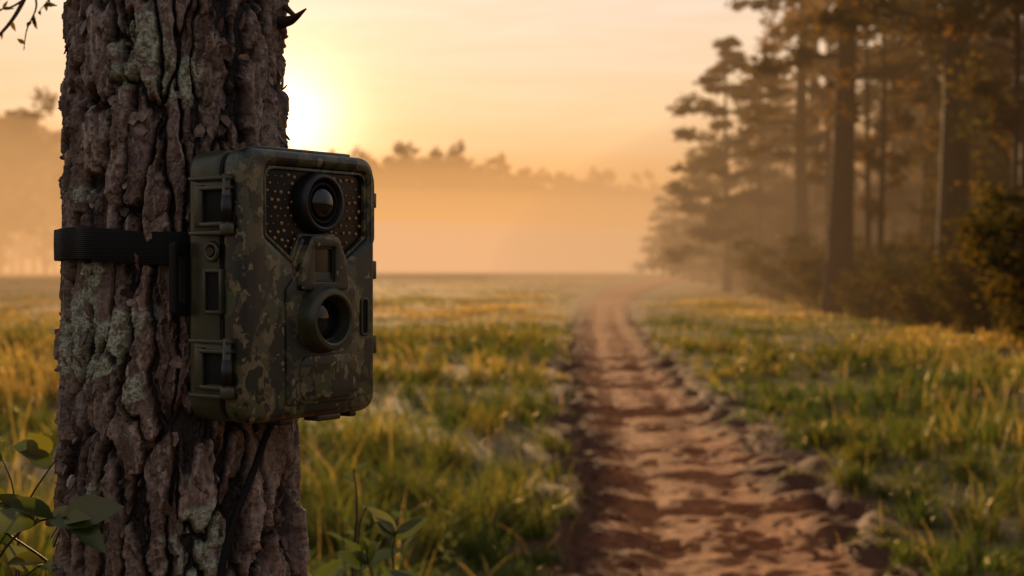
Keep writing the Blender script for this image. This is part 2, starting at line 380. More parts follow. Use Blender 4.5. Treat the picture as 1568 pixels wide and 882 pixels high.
def smoothpts(p,n=40):
    p=np.array(p,float); t=np.linspace(0,len(p)-1,n); out=np.stack([np.interp(t,np.arange(len(p)),p[:,i]) for i in range(3)],1)
    for _ in range(int(n/len(p))): out[1:-1]=(out[:-2]+out[1:-1]*2+out[2:])/4
    return out
cab=[raycyl(px,py,float(Rz(z))+.006) for px,py,z in ((422,640,1.18),(405,672,1.17),(396,700,1.15),(378,745,1.13),(356,800,1.11),(342,850,1.08),(334,900,1.06),(330,1000,1.0),(345,1200,.9),(350,1500,.72))]
cab[0]=(cab[0][0],cab[0][1]-.012,cab[0][2]); cp=smoothpts(cab,70)
c_=tubeobj('cable',cp,[.0028]*70,BLACKM); c_.parent=TC; c_.matrix_parent_inverse=TC.matrix_basis.inverted()
def lp(p): return (p[0]-TX,p[1]-TY,p[2])
tubeobj('broken_stub',smoothpts([lp(W(428,36,1.13)),lp(W(445,33,1.11)),lp(W(458,24,1.10)),lp(W(470,14,1.10))],16),np.linspace(.0055,.0006,16),BARKF,8,PT)
tubeobj('broken_stub_2',smoothpts([lp(W(438,12,1.13)),lp(W(452,26,1.115)),lp(W(459,24,1.105))],10),np.linspace(.0025,.001,10),BARKF,8,PT)
# ================================================================= PLANTS CLOSE BY
LEAFN=leafmat('leaf_near',[(0,(.018,.034,.010)),(.5,(.036,.056,.013)),(1,(.085,.085,.018))],.30,(1,.9,.3),2.4,.06,.3)
STEM=simple('stem',(.045,.028,.016),.7)
def leafshape(base,dirv,nrm,L,w,fold=.25,curl=.2,n=7):
    d=Vector(dirv).normalized(); nn=Vector(nrm); s=d.cross(nn).normalized(); nn=s.cross(d).normalized()
    V=[];F=[]
    for i in range(n+1):
        t=i/n; ww=w*math.sin(math.pi*min(1,(t**.75)))**.9*.5 if 0<t<1 else .0004
        c=Vector(base)+d*L*t-nn*curl*L*t*t
        V+= [tuple(c-s*ww+nn*ww*fold),tuple(c),tuple(c+s*ww+nn*ww*fold)]
    for i in range(n):
        a=i*3; F+=[[a,a+1,a+4,a+3],[a+1,a+2,a+5,a+4]]
    return V,F
def plant(name,stems,leaves):
    V=[];P0=[];P1=[];R=[]
    for pts,r0 in stems:
        n=24; v,f=tube(smoothpts(pts,n),np.linspace(r0,r0*.35,n),6); P0.append(f+len(V)); V+=v.tolist(); R+=[.5]*len(v)
    for b,d,nr,L,w in leaves:
        v,f=leafshape(b,d,nr,L,w,random.uniform(.1,.4),random.uniform(.0,.35)); P1.append(np.array(f)+len(V)); V+=v; R+=[random.random()]*len(v)
    return mk(name,V,[(np.concatenate(P0),0),(np.concatenate(P1),1)],[STEM,LEAFN],{'rnd':R},smooth=True)
def rv(s=1): return np.array([random.gauss(0,s),random.gauss(0,s),random.gauss(0,s)])
st=[];lv=[]
def gl(x,y,d): return (W(x,y,d)[0],d,0)
def stemleaf(pts,r,n,L,w,t0=.4):
    sp=smoothpts(pts,40); st.append((pts,r))
    for i in range(n):
        k=int((t0+(1-t0)*(i+.5)/n)*39); p=sp[k]; tg=sp[min(k+1,39)]-sp[k-1]; tg=tg/np.linalg.norm(tg)
        d=np.array([(1 if i%2 else -1)*random.uniform(.5,1),random.uniform(-.6,.3),random.uniform(-.1,.6)])+tg*.5
        lv.append((p,d,(random.gauss(0,.3),-.6+random.gauss(0,.3),.8),L*random.uniform(.7,1.15),w*random.uniform(.7,1.1)))
stemleaf([gl(40,0,1.3),W(30,1500,1.3),W(20,1100,1.28),W(22,800,1.25),W(55,745,1.2),W(84,705,1.2)],.0018,2,.026,.021,.96)
lv.append((np.array(W(72,700,1.2)),(-.2,-.1,.3),(0.1,-1,.3),.026,.022)); lv.append((np.array(W(60,690,1.2)),(-.4,-.1,.1),(0.1,-1,.5),.022,.017))
stemleaf([gl(0,0,1.25),W(10,1300,1.25),W(30,880,1.2),W(20,740,1.2),W(-5,690,1.2)],.0016,1,.02,.013,.85)
stemleaf([gl(60,0,1.2),W(70,1200,1.2),W(100,880,1.15),W(30,832,1.12),W(-20,800,1.1)],.0018,4,.040,.024,.82)
stemleaf([gl(-30,0,1.2),W(-40,1100,1.2),W(-20,870,1.1),W(40,800,1.06),W(100,792,1.02)],.0018,4,.044,.024,.80)
lv.append((np.array(W(75,800,1.02)),(1,-.1,.03),(0,-.5,1),.036,.017)); lv.append((np.array(W(110,795,1.02)),(.8,-.1,-.7),(.2,-.6,.8),.034,.018))
lv.append((np.array(W(60,800,1.04)),(-1,-.2,.1),(0,-.8,.8),.045,.026))
stemleaf([gl(-30,0,1.1),W(-40,1100,1.1),W(10,900,1.1),W(70,860,1.08)],.0016,3,.034,.018,.85)
for k in range(16):
    x=random.uniform(-60,80); y=random.uniform(850,1150); p=W(x,y,random.uniform(1.1,1.3)); st.append(([gl(x-10,0,p[1]),(p[0]-.01,p[1],p[2]-.1),p],.0013))
    lv.append((p,rv(1)+np.array([0,0,.3]),(0,-.5,.8),.04,.022))
plant('leafy_shrub',st,lv)
st=[];lv=[]
stemleaf([gl(520,0,1.7),W(525,1500,1.68),W(534,1000,1.65),W(540,850,1.62),W(548,770,1.62),W(541,718,1.62)],.0028,2,.018,.008,.9)
stemleaf([gl(520,0,1.7),W(530,1300,1.66),W(540,930,1.62),W(549,800,1.62),W(562,775,1.61)],.0022,2,.016,.008,.93)
stemleaf([gl(600,0,1.5),W(600,1400,1.5),W(600,1000,1.5),W(604,880,1.5),W(598,842,1.5),W(607,815,1.5)],.002,5,.038,.018,.92)
stemleaf([gl(600,0,1.5),W(590,1400,1.5),W(585,1000,1.5),W(575,890,1.5),W(560,860,1.5)],.002,4,.042,.020,.92)
stemleaf([gl(640,0,1.5),W(640,1400,1.5),W(640,1000,1.5),W(650,895,1.5)],.002,5,.045,.022,.90)
stemleaf([gl(500,0,1.5),W(500,1400,1.5),W(495,1000,1.5),W(480,890,1.5)],.002,4,.04,.02,.9)
plant('sapling',st,lv)
# thin weeds between the trunk and the path
st=[];lv=[]
for k in range(16):
    px=random.uniform(455,700); d=random.uniform(2.2,3.4); top=random.uniform(770,865); lean=random.uniform(-25,25)
    pts=[gl(px,0,d),W(px+lean*.2,top+300,d),W(px+lean*.6,top+90,d),W(px+lean,top,d)]
    stemleaf(pts,.0022,7,.030,.010,.55)
plant('weed_patch',st,lv)
# ================================================================= TERRAIN
def rise(y): return np.interp(y,[-1e4,55,65,75,85,100,120,150,200,300,1500],[0,0,.015,.055,.12,.24,.42,.66,.78,.85,.95])
py_=np.array([-60,-20,0,4,6.06,8.45,12,19.5,33.3,51,72,85,100,120,150,220,300])
px_=np.array([-1,.2,.85,.95,1.01,1.10,1.24,1.48,2.20,3.35,5.4,7.2,9.6,12.9,18.5,33,50])
yy=np.linspace(-60,300,7201); xx=np.interp(yy,py_,px_)
for _ in range(3):
    k=np.ones(61)/61; xx=np.convolve(np.pad(xx,30,'edge'),k,'valid')
def pathx(y): return np.interp(y,yy,xx)
def hw(y): return .70+.12*(vn(y*.9+50,y*0+3,2)-.5) + np.clip((y-40)/80,0,1)*.35
def terr(x,y):
    r=np.hypot(x,y)
    z=(fbm(x*.12+100,y*.12+100,1,512,3)-.5)*.20*np.clip((r-12)/40,0,1)*np.clip(1.3-r/70,0,1)
    z+=(fbm(x*.9+200,y*.9+200,4,512,4)-.5)*.15*np.clip(1.3-r/45,.02,1)
    z+=(vn(x*6+300,y*6+300,6)-.5)*.03*np.clip(1-r/25,0,1)
    return z+rise(y)
def pathterr(y): return terr(pathx(y)+0*y,y)
def groundz(x,y):
    d=np.abs(x-pathx(y))
    ed=hw(y)+(vn(x*3+70,y*3+70,8)-.5)*.32+(vn(x*11,y*11,9)-.5)*.08
    m=1-sst(-.16,.10,d-ed)
    base=terr(x,y); pz=pathterr(y)
    wide=1-sst(.2,2.0,d-ed)
    base=base*(1-wide*.8)+pz*wide*.8
    rim=np.exp(-((d-ed-.10)/.10)**2)*.018*(.4+vn(x*7+5,y*7+9,3))
    return base*(1-m)+(pz-.11)*m+rim*np.clip(1.2-y/40,0,1), m, d-ed
m=M('ground_soil'); g=m.coord(); dp=m.attr('pd')
n=m.noise(g,.6,4); n2=m.noise(g,9,4,.7)
c=m.ramp(n,[(.3,(.080,.068,.026)),(.5,(.17,.125,.052)),(.7,(.27,.19,.083))])
c=m.mix(m.ramp(n2,[(.3,.7),(.7,0)]),c,(.046,.034,.016))
soil=m.mix(n2,(.038,.016,.009),(.125,.050,.023))
c=m.mix(m.ramp(m.math('ADD',dp,m.math('MULTIPLY',m.math('SUBTRACT',n2,.5),.5)),[(.14,1),(.45,0)]),c,soil)
GROUND=m.done(m.bsdf(c,.9,.1,n2,.6,.03))
ang=np.concatenate([np.linspace(-34,34,300),np.linspace(34,326,110)[1:-1]])
rr=np.concatenate([[.02],np.exp(np.linspace(math.log(.4),math.log(3000),470))])
AR,RRr=np.meshgrid(np.radians(ang),rr); X=RRr*np.sin(AR); Y=RRr*np.cos(AR)
gz,gm,gd=groundz(X,Y)
gz=np.where(np.hypot(X,Y)>290,rise(Y),gz)
mk('ground',np.stack([X,Y,gz],-1),[(gridfaces(len(rr),len(ang),True),0)],[GROUND],{'pd':np.clip(gd,0,2).ravel()},smooth=True)
m=M('red_dirt'); g=m.coord(); n1=m.noise(g,3.6,5,.72); n2=m.noise(g,24,5,.75); n3=m.noise(g,90,3,.7); e=m.attr('edge')
c=m.ramp(n1,[(.28,(.155,.046,.017)),(.48,(.36,.120,.038)),(.72,(.50,.195,.066))])
c=m.mix(m.ramp(n2,[(.34,.85),(.57,0)]),c,(.090,.028,.011))
c=m.mix(m.math('MULTIPLY',e,m.ramp(n2,[(.3,1),(.8,.65)])),c,(.048,.018,.009))
DIRT=m.done(m.bsdf(c,.85,.10,m.math('ADD',n2,m.math('MULTIPLY',n3,.5)),.9,.025))
ys=np.concatenate([np.linspace(-30,3.9,120),np.exp(np.linspace(math.log(4),math.log(280),1600))])
us=np.linspace(-1.15,1.15,120)
U,Yp=np.meshgrid(us,ys); wsc=1+np.clip((Yp-40)/80,0,1)*.5; Xp=pathx(Yp)+U*wsc
z=pathterr(Yp)-.06*np.clip(1.2-Yp/45,-.7,1)
fad=np.clip(1.3-Yp/50,.15,1)
z+=(fbm(Xp*2.2+40,Yp*1.7+40,3,512,3)-.5)*.045*fad
z+=(fbm(Xp*8+40,Yp*8+40,10,512,4)-.5)*(.024+.05*np.clip(np.abs(U)-.2,0,1))*fad
z+= -.022*np.exp(-((np.abs(U)-.27)/.12)**2)*fad
prng=random.Random(3)
for i in range(150):
    fy=4.2*math.exp(prng.random()*2.2); fx_=float(pathx(fy))+prng.gauss(0,.27); ya=prng.gauss(0,.35)
    dx=(Xp-fx_)*math.cos(ya)+(Yp-fy)*math.sin(ya); dy=-(Xp-fx_)*math.sin(ya)+(Yp-fy)*math.cos(ya); sc_=prng.uniform(.6,1.1)
    d2=(dx/(.06*sc_))**2+(dy/(.12*sc_))**2
    z+= (-.024*np.exp(-d2**1.6)+.006*np.exp(-(d2-1.9)**2)*(d2<6))*prng.uniform(.4,1.1)
z+= -.10*sst(.85,1.1,np.abs(U))+ .025*np.exp(-((np.abs(U)-.60)/.14)**2)*fad*(.2+1.6*vn(Xp*5+3,Yp*4,4))
mk('dirt_path',np.stack([Xp,Yp,z],-1),[(gridfaces(len(ys),len(us)),0)],[DIRT],{'edge':(sst(.34,.68,np.abs(U)+(fbm(Xp*2.5,Yp*2.0+30,3)-.5)*.55)*np.clip(1.3-Yp/60,.15,1)).ravel()},smooth=True)
bmv=[];bf=[]
ico=bmesh.new(); bmesh.ops.create_icosphere(ico,subdivisions=2,radius=1); iv=np.array([v.co[:] for v in ico.verts]); ifc=np.array([[v.index for v in f.verts] for f in ico.faces]); ico.free()
N=1500; cyv=np.exp(rng.uniform(math.log(4.5),math.log(32),N)); sd=rng.choice([-1,1],N)
off=sd*(.62+rng.normal(0,.14,N)); cxv=pathx(cyv)+off
gz_,_,_=groundz(cxv,cyv); cz=np.maximum(gz_,pathterr(cyv)-.05)
for i in range(N):
    s=abs(rng.normal(0,.007))+.004
    v=iv*(1+.35*(rng.random((len(iv),1))-.5))*s*np.array([rng.uniform(.8,1.5),rng.uniform(.8,1.5),.65])
    bf.append(ifc+i*len(iv)); bmv.append(v+np.array([cxv[i],cyv[i],cz[i]+s*.2]))
mk('soil_clods',np.concatenate(bmv),[(np.concatenate(bf),0)],[DIRT],{'edge':np.full(N*len(iv),.9)},smooth=False)
# ================================================================= GRASS
GR=leafmat('grass_blades',[(0,(.036,.062,.012)),(.3,(.076,.090,.020)),(.55,(.145,.128,.036)),(.8,(.25,.185,.072)),(1,(.37,.275,.13))],.5,(1,.86,.40),2.1,.035,.35,.35)
def mkblades(x,y,z,H,wd,dry,g,bmax=.95):
    n=len(x); yaw=g.uniform(0,2*np.pi,n); ben=g.uniform(.1,bmax,n)*H; ba=g.uniform(0,2*np.pi,n)
    sx=np.cos(yaw)*wd; sy=np.sin(yaw)*wd; bx=np.cos(ba)*ben; by=np.sin(ba)*ben
    def P(t,k): return np.stack([x+bx*t**2+sx*k,y+by*t**2+sy*k,z-.01+H*t*(1-.25*t*(ben/H))],-1)
    V=np.stack([P(0,-.6),P(0,.6),P(.5,.8),P(.5,-.8),P(.8,.5),P(.8,-.5),P(1,0)],1).reshape(-1,3)
    b=np.arange(n)[:,None]*7
    return V,np.concatenate([b+[[0,1,2,3]],b+[[3,2,4,5]]]),b+[[5,4,6]],np.repeat(dry,7)
def blades(n,dmin,dmax,amin,amax,seed):
    g=np.random.default_rng(seed)
    d=np.exp(g.uniform(math.log(dmin),math.log(dmax),n)); a=np.radians(g.uniform(amin,amax,n))
    x=d*np.sin(a); y=d*np.cos(a)
    c=g.random(n)<.66; cs=.28
    qx=np.round(x/cs).astype(int); qy=np.round(y/cs).astype(int)
    q=qx*cs+(_T[1][qx%512,qy%512]-.5)*.30+g.normal(0,.045,n); w=qy*cs+(_T[2][qx%512,qy%512]-.5)*.30+g.normal(0,.045,n)
    th=_T[4][qx%512,qy%512]; hue=_T[5][qx%512,qy%512]
    c&=(d<28)
    x=np.where(c,q,x); y=np.where(c,w,y)
    z,mm,ed=groundz(x,y)
    tall=fbm(x*.8+20,y*.8+20,5,512,3); big=fbm(x*.22+9,y*.22+3,6,512,3)
    dens=sst(-.03,.28,ed+(vn(x*5,y*5,3)-.5)*.45)
    bare=sst(.32,.47,fbm(x*1.6+60,y*1.6+7,8,512,2))
    keep=g.random(n)<dens*(.35+1.1*sst(.3,.55,tall))*(.22+.78*bare)
    keep&=np.hypot(x-TX,y-TY)>.2
    x,y,z,d,ed,tall,big,th,hue,c=[q_[keep] for q_ in (x,y,z,d,ed,tall,big,th,hue,c)]; n=len(x)
    left=x<pathx(y)
    H=(.05+.23*np.clip((tall-.3)*2,0,1)**1.7+np.where(c,.25*th**3,0))*g.uniform(.4,1.25,n)*np.clip(.35+ed*1.1,.3,1)*np.where(left,1.1,.82)
    H*=1+np.clip((d-12)/40,0,.1); H*=np.clip(1.2-d/110,.42,1)
    H*=np.where(d>35,np.clip(.15+ed/4,.15,1),1)
    seedh=(g.random(n)<.010)&(d<60); H=np.where(seedh,H*1.6+.10,H)
    wd=g.uniform(.0024,.0060,n)*np.clip(d/7,1,11)
    wd=np.where(seedh,wd*.5,wd)
    dry=np.clip(.28+.65*(big-.5)*2+np.where(c,(hue-.5)*.38,0)+g.normal(0,.15,n)+np.clip((d-10)/30,0,1)*.27-np.where(left,0,.10)*np.clip(1-d/40,0,1),0,1)
    dry=np.where(seedh,.85,dry)
    return mkblades(x,y,z,H,wd,dry,g)
B=[blades(290000,3.4,160,-23,23,1),blades(35000,2,60,23,60,2),blades(35000,2,60,-60,-23,3)]
g=np.random.default_rng(9)
for px,d,h,n_,dr in ((700,6.7,.38,150,.30),(660,6.2,.32,150,.2),(760,7.1,.36,150,.3),(620,7.4,.3,130,.25),(820,6.9,.24,120,.25),(800,8.2,.28,120,.35),(560,6.6,.32,130,.25),(500,6.4,.36,130,.2),(470,7.6,.34,120,.3),(690,9.2,.3,130,.4),(590,10,.34,120,.45),(740,11,.3,120,.5),(850,10,.2,100,.3),(1310,8.3,.2,140,.15),(1400,7.9,.26,140,.2),(1480,8.6,.26,140,.15),(1390,10.5,.26,140,.2),(1250,10.5,.2,140,.15),(1540,7.6,.26,120,.3),(1520,11,.3,140,.2),(40,5.2,.3,140,.3),(20,7,.3,140,.4),(1180,13,.2,120,.2),(1450,13,.3,140,.25)):
    x0=(px-784)/FP*d; x=x0+g.normal(0,.06,n_); y=d+g.normal(0,.07,n_); zz=groundz(x,y)[0]
    B.append(mkblades(x,y,zz,h*g.uniform(.4,1.15,n_),g.uniform(.003,.0062,n_),np.clip(dr+g.normal(0,.16,n_),0,1),g,1.0))
for k in range(70):
    if k<26: px=g.uniform(1380,1600); d=g.uniform(9,20)
    elif k<54: px=g.uniform(1080,1600); d=float(np.interp(px,[1040,1100,1180,1290,1457,1620],[130,88,64,41,29,23]))*g.uniform(.9,1.08)
    else: px=g.uniform(440,850); d=g.uniform(8,26)
    n_=9; s=1 if d<26 else 1.3
    x=(px-784)/FP*d+g.normal(0,.10*s,n_); y=d+g.normal(0,.10*s,n_); zz,_,ed=groundz(x,y)
    if ed.min()<.25: continue
    B.append(mkblades(x,y,zz,g.uniform(.22,.55,n_)*s*(1 if k<54 else .7),g.uniform(.0018,.0032,n_)*max(1,d/11),np.clip(g.normal(.62,.2,n_),0,1),g,.6))
o=0;VV=[];F4=[];F3=[];AA=[]
for v,f4,f3,a in B: VV.append(v);F4.append(f4+o);F3.append(f3+o);AA.append(a);o+=len(v)
mk('grass',np.concatenate(VV),[(np.concatenate(F4),0),(np.concatenate(F3),0)],[GR],{'rnd':np.concatenate(AA)},smooth=True)
# ================================================================= TREES
LEAFA=leafmat('foliage_autumn',[(0,(.030,.030,.010)),(.4,(.062,.048,.015)),(.75,(.115,.072,.022)),(1,(.17,.105,.03))],.4,(1,.75,.38),1.6)
LEAFB=leafmat('foliage_undergrowth',[(0,(.022,.030,.010)),(.5,(.056,.052,.017)),(1,(.12,.085,.026))],.4,(1,.82,.38),1.5)
LEAFP=leafmat('foliage_pine',[(0,(.022,.026,.010)),(.5,(.048,.042,.014)),(1,(.09,.064,.023))],.4,(1,.75,.38),1.8)
def leaves(C,S,n,size,g,flat=.5,elong=1.6):
    i=g.integers(0,len(C),n); p=C[i]+g.normal(0,1,(n,3))*S[i]
    d=g.normal(0,1,(n,3)); d[:,2]*=flat; d/=np.linalg.norm(d,axis=1)[:,None]
    e=g.normal(0,1,(n,3)); e=np.cross(d,e); e/=np.linalg.norm(e,axis=1)[:,None]
    s=size*g.uniform(.5,1.3,n)[:,None]
    V=np.stack([p-d*s*elong*.5,p+e*s*.42,p+d*s*elong*.5,p-e*s*.42],1).reshape(-1,3)
    F=np.arange(n*4).reshape(-1,4)
    blob=_T[3][i%512,(i*7)%512]
    return V,F,np.repeat(np.clip(blob*.75+g.normal(0,.15,n)+.1,0,1),4)
def tree(seed,H,r0,lo,cr,nl,nleaf,ls,style='pine',lean=0,bl=.85):
    g=np.random.default_rng(seed); V=[];FT=[];R=[];o=0
    t=np.linspace(0,1,14); ph=g.uniform(0,6,2)
    P=np.stack([lean*H*t+.12*np.sin(t*5+ph[0])*H*.06,.08*np.sin(t*4+ph[1])*H*.06,t*H-.2],1); rad=r0*(1-t*.85)*(1+.45*np.exp(-t*22)); rad[-1]=.02
    v,f=tube(P,rad,12); V.append(v);FT.append(f+o);o+=len(v);R+=[.5]*len(v)
    C=[];S=[]
    for i in range(nl):
        q=(i+g.random())/nl; h=lo+(1-lo)*q; b=np.array([np.interp(h,t,P[:,j]) for j in range(3)]); rb=np.interp(h,t,rad)
        a=i*2.4+g.normal(0,.5)
        prof=math.sin(math.pi*min(1,.25+.75*(1-q)))**.6 if style!='pine' else (1-q*.75)*(.55+.6*g.random())
        L=cr*prof*g.uniform(.65,1.1)
        up=g.uniform(.05,.45) if style=='pine' else g.uniform(.3,.9)
        n=8; s=np.linspace(0,1,n); zc=up*L*s - (.18*L*s**2 if style=='pine' else 0)
        wob=g.normal(0,.05*L,(n,3))*s[:,None]
        Q=b+np.stack([np.cos(a)*L*s,np.sin(a)*L*s,zc],1)+wob
        v,f=tube(Q,np.maximum(rb*.42*(1-s*.85),.012),6); V.append(v);FT.append(f+o);o+=len(v);R+=[.5]*len(v)
        for kx in range(5):
            si=g.integers(2,n); w0=Q[si]; a2=a+g.choice([-1,1])*g.uniform(.4,1.2); l2=L*g.uniform(.2,.45)
            w1=w0+np.array([np.cos(a2)*l2,np.sin(a2)*l2,g.uniform(-.1,.45)*l2]); s3=np.linspace(0,1,4)[:,None]
            v,f=tube(w0*(1-s3)+w1*s3+g.normal(0,.03*l2,(4,3))*s3,np.maximum(rb*.16*(1-s3[:,0]*.8),.008),5); V.append(v);FT.append(f+o);o+=len(v);R+=[.5]*len(v)
            if g.random()<bl:
                C.append(w1); S.append(np.array([.30,.30,.14 if style=='pine' else .22])*max(.6,L*.42)*g.uniform(.5,1.2))
        C.append(Q[-1]); S.append(np.array([.3,.3,.15 if style=='pine' else .24])*max(.6,L*.44))
    C=np.array(C);S=np.array(S)
    v,f,a=leaves(C,S,nleaf,ls,g); 
    V=np.concatenate(V+[v]); 
    return V,np.concatenate(FT),f+o,np.concatenate([R,a])
def treemesh(name,mat,*a,**k):
    V,FT,FL,R=tree(*a,**k)
    me=mk(name,V,[(FT,0),(FL,1)],[BARKF,mat],{'rnd':R},link=False)
    me.polygons.foreach_set('use_smooth',np.concatenate([np.ones(len(FT),bool),np.zeros(len(FL),bool)])); return me
def place(name,me,x,y,s=1,rz=0,parent=None,sz=None):
    ob=bpy.data.objects.new(name,me); col.objects.link(ob); ob.location=(x,y,float(groundz(np.array([x]),np.array([y]))[0][0]) if y<290 else float(rise(y))); ob.scale=(s,s,sz or s); ob.rotation_euler=(0,0,rz)
    if parent: ob.parent=parent
    return ob
tall=[treemesh('tall_pine_%d'%i,LEAFP,10+i,24,.41,.28,3.8,26,7500,.20,lean=l,bl=.6) for i,l in enumerate((0,.012,-.015))]
slim=[treemesh('slim_tree_%d'%i,LEAFA,20+i,17,.15,.25,2.4,20,3000,.17,style='broad',lean=l,bl=.5) for i,l in enumerate((.01,-.03))]
edge=[treemesh('edge_tree_%d'%i,LEAFP,30+i,13.4,.22,.12,4.3,32,17000,.19) for i in range(2)]
under=[treemesh('understory_%d'%i,LEAFB,40+i,6,.09,.10,2.3,22,4500,.15,style='broad') for i in range(3)]
bush=[treemesh('bush_%d'%i,LEAFB,50+i,2.0,.03,.05,1.25,16,2600,.095,style='broad',bl=.5) for i in range(3)]
far=[treemesh('far_%d'%i,LEAFP,60+i,12,.2,.10,3.6,22,3600,.40,style='broad') for i in range(3)]
def G(px,d): return ((px-784)/FP*d,d)
specs=[(tall[0],1290,42,.98,.3),(tall[1],1457,34,.98,1.2),(tall[0],1231,60,.85,2.5),(tall[2],1420,46,.72,4.0),(slim[0],1325,44,.8,0.5),(slim[1],1262,56,1,2.),(slim[0],1352,40,.7,3.),(tall[2],1528,38,.9,5.),(slim[1],1555,30,.9,1.),(tall[1],1395,62,.9,.2),(slim[0],1500,48,1.1,4),(slim[1],1180,80,1.1,4.4),(tall[1],1600,29,1,2.2),(tall[2],1660,24,1,.5),(tall[2],1248,75,1.0,1.5),(slim[0],1300,66,1.1,1),(slim[1],1375,55,1.1,5)]
for me,px,d,s,rz in specs:
    x,y=G(px,d); place('pine_tree' if me in tall else 'slender_tree',me,x,y,s,rz)
for k,px,d,s,rz in ((0,1112,76,1.02,.4),(1,1165,70,.82,2.0),(1,1062,105,.76,1.0),(0,1030,130,.66,3.),(0,1088,95,.70,4.),(1,1015,150,.62,5.),(1,1200,84,.95,.8),(0,1500,52,.62,1.5),(1,1555,46,.60,3.)):
    place('pine_tree',edge[k],*G(px,d),s,rz)
fm=empty('forest_mass')
pr=random.Random(11)
for i in range(95):
    d=pr.uniform(48,190); ex=10.5+(d-33)*.09; x=ex+4+abs(pr.gauss(0,1))*17
    k=pr.random()
    me=pr.choice(tall if k<.36 else slim if k<.60 else edge if k<.71 else under)
    s=pr.uniform(.7,1.05)*(1.0 if me not in under else 1.15)
    place('forest_mass_tree_%d'%i,me,x,d,s,pr.uniform(0,6.28),fm)
for i in range(50):
    d=pr.uniform(32,140); ex=10.6+(d-33)*.09; x=ex+abs(pr.gauss(0,1))*2.0
    if i%2: place('shrub',pr.choice(bush),x,d,pr.uniform(.5,1.05),pr.uniform(0,6.28))
    else: place('forest_mass_understory_%d'%i,pr.choice(under),x+3.0,d,pr.uniform(.35,.65),pr.uniform(0,6.28),fm)
for i in range(34):
    d=pr.uniform(46,100); px=pr.uniform(1130,1640); x,_=G(px,d)
    if x>11+(d-33)*.09: place('forest_mass_deep_%d'%i,pr.choice(under),x,d,pr.uniform(.5,.95),pr.uniform(0,6.28),fm)
us_=empty('roadside_undergrowth')
for i in range(84):
    px=pr.uniform(1030,1620); d=float(np.interp(px,[1030,1100,1180,1290,1457,1620],[150,98,70,43,31,25]))*pr.uniform(.88,1.15); x,_=G(px,d)
    s=pr.choice((.25,.35,.5,.7))*pr.uniform(.8,1.2)*(1+d/120); place('undergrowth_clump_%d'%i,pr.choice(bush),x,d,s*pr.uniform(.8,1.3),pr.uniform(0,6.28),us_,sz=s)
for px,d,s in ((1590,27,.9),(1560,34,1.3),(1180,60,1.2),(1210,54,1.1),(1120,85,1.3),(1160,75,1.3),(1340,42,.9),(1390,39,.8),(1530,38,1.4),(1500,36,.9)):
    place('shrub',pr.choice(bush),*G(px,d),s,pr.uniform(0,6.28))
for px,d,s in ((1570,36,.9),(1500,42,.9),(1400,52,.7),(1625,31,.9),(1195,72,.7),(1150,86,.7)):
    place('understory_tree',pr.choice(under),*G(px,d),s,pr.uniform(0,6.28))
ft=empty('distant_treeline')
for i in range(170):
    x=-560+i*5.2+pr.uniform(-4,4); y=pr.uniform(880,930); pxx=784+FP*x/y
    toppx=np.interp(pxx,[-500,0,120,450,575,640,680,760,830,900,960,1010,1300],[220,215,250,268,262,254,252,274,280,286,290,294,290])+pr.uniform(-4,10)
    Ht=(HZ-toppx)/FP*y+.5; s=Ht/12.0
    place('distant_treeline_tree_%d'%i,pr.choice(far),x,y,s*.85,pr.uniform(0,6.28),ft,sz=s)
for i in range(18):
    y=pr.uniform(160,180); px=-160+i*15+pr.uniform(-5,5); x,_=G(px,y)
    toppx=np.interp(px,[-200,30,70,110],[175,188,215,270])+pr.uniform(-3,14)
    place('distant_treeline_near_%d'%i,pr.choice(far),x,y,((HZ-toppx)/FP*y+.6)/12.3,pr.uniform(0,6.28),ft)
tw=[];tl=[]
tw.append(([(TX-.03,TY+.02,1.80),W(150,-160,1.35),W(70,-70,1.4),W(35,10,1.4),W(15,40,1.4),W(-15,70,1.4)],.0035))
tw.append(([W(50,-30,1.4),W(60,12,1.4),W(42,45,1.4),W(38,78,1.4)],.0014)); tw.append(([W(40,0,1.4),W(20,12,1.4),W(-10,18,1.4)],.0014)); tw.append(([W(70,-60,1.4),W(85,-10,1.4),W(62,18,1.4)],.0012))
for pts,r in tw:
    sp=smoothpts(pts,30)
    for k in range(4): tl.append((sp[random.randint(12,29)],rv(1)-np.array([0,0,.6]),(0,-1,.3),random.uniform(.008,.014),random.uniform(.003,.005)))
o_=plant('hanging_twigs',tw,tl); o_.parent=PT; o_.matrix_parent_inverse=PT.matrix_basis.inverted()
o_.data.materials[1]=LEAFB
g=np.random.default_rng(5); C=[];S=[];Vv=[];Ff=[];oo=0
for i in range(9):
    z=4.2+i*.55; a=i*2.4; L=1.9-.12*i; s=np.linspace(0,1,8); Q=np.stack([np.cos(a)*L*s,np.sin(a)*L*s,z+.5*L*s-.2*L*s*s],1)
    v,f=tube(Q,.025*(1-.8*s),7); Vv.append(v);Ff.append(f+oo);oo+=len(v)
    for k in (4,6,7): C.append(Q[k]);S.append((.28,.28,.12))
v,f,a=leaves(np.array(C),np.array(S),5000,.05,g,elong=3)
mk('crown',np.concatenate(Vv+[v]),[(np.concatenate(Ff),0),(f+oo,1)],[BARKF,LEAFP],{'rnd':np.concatenate([np.full(oo,.5),a])},parent=PT)
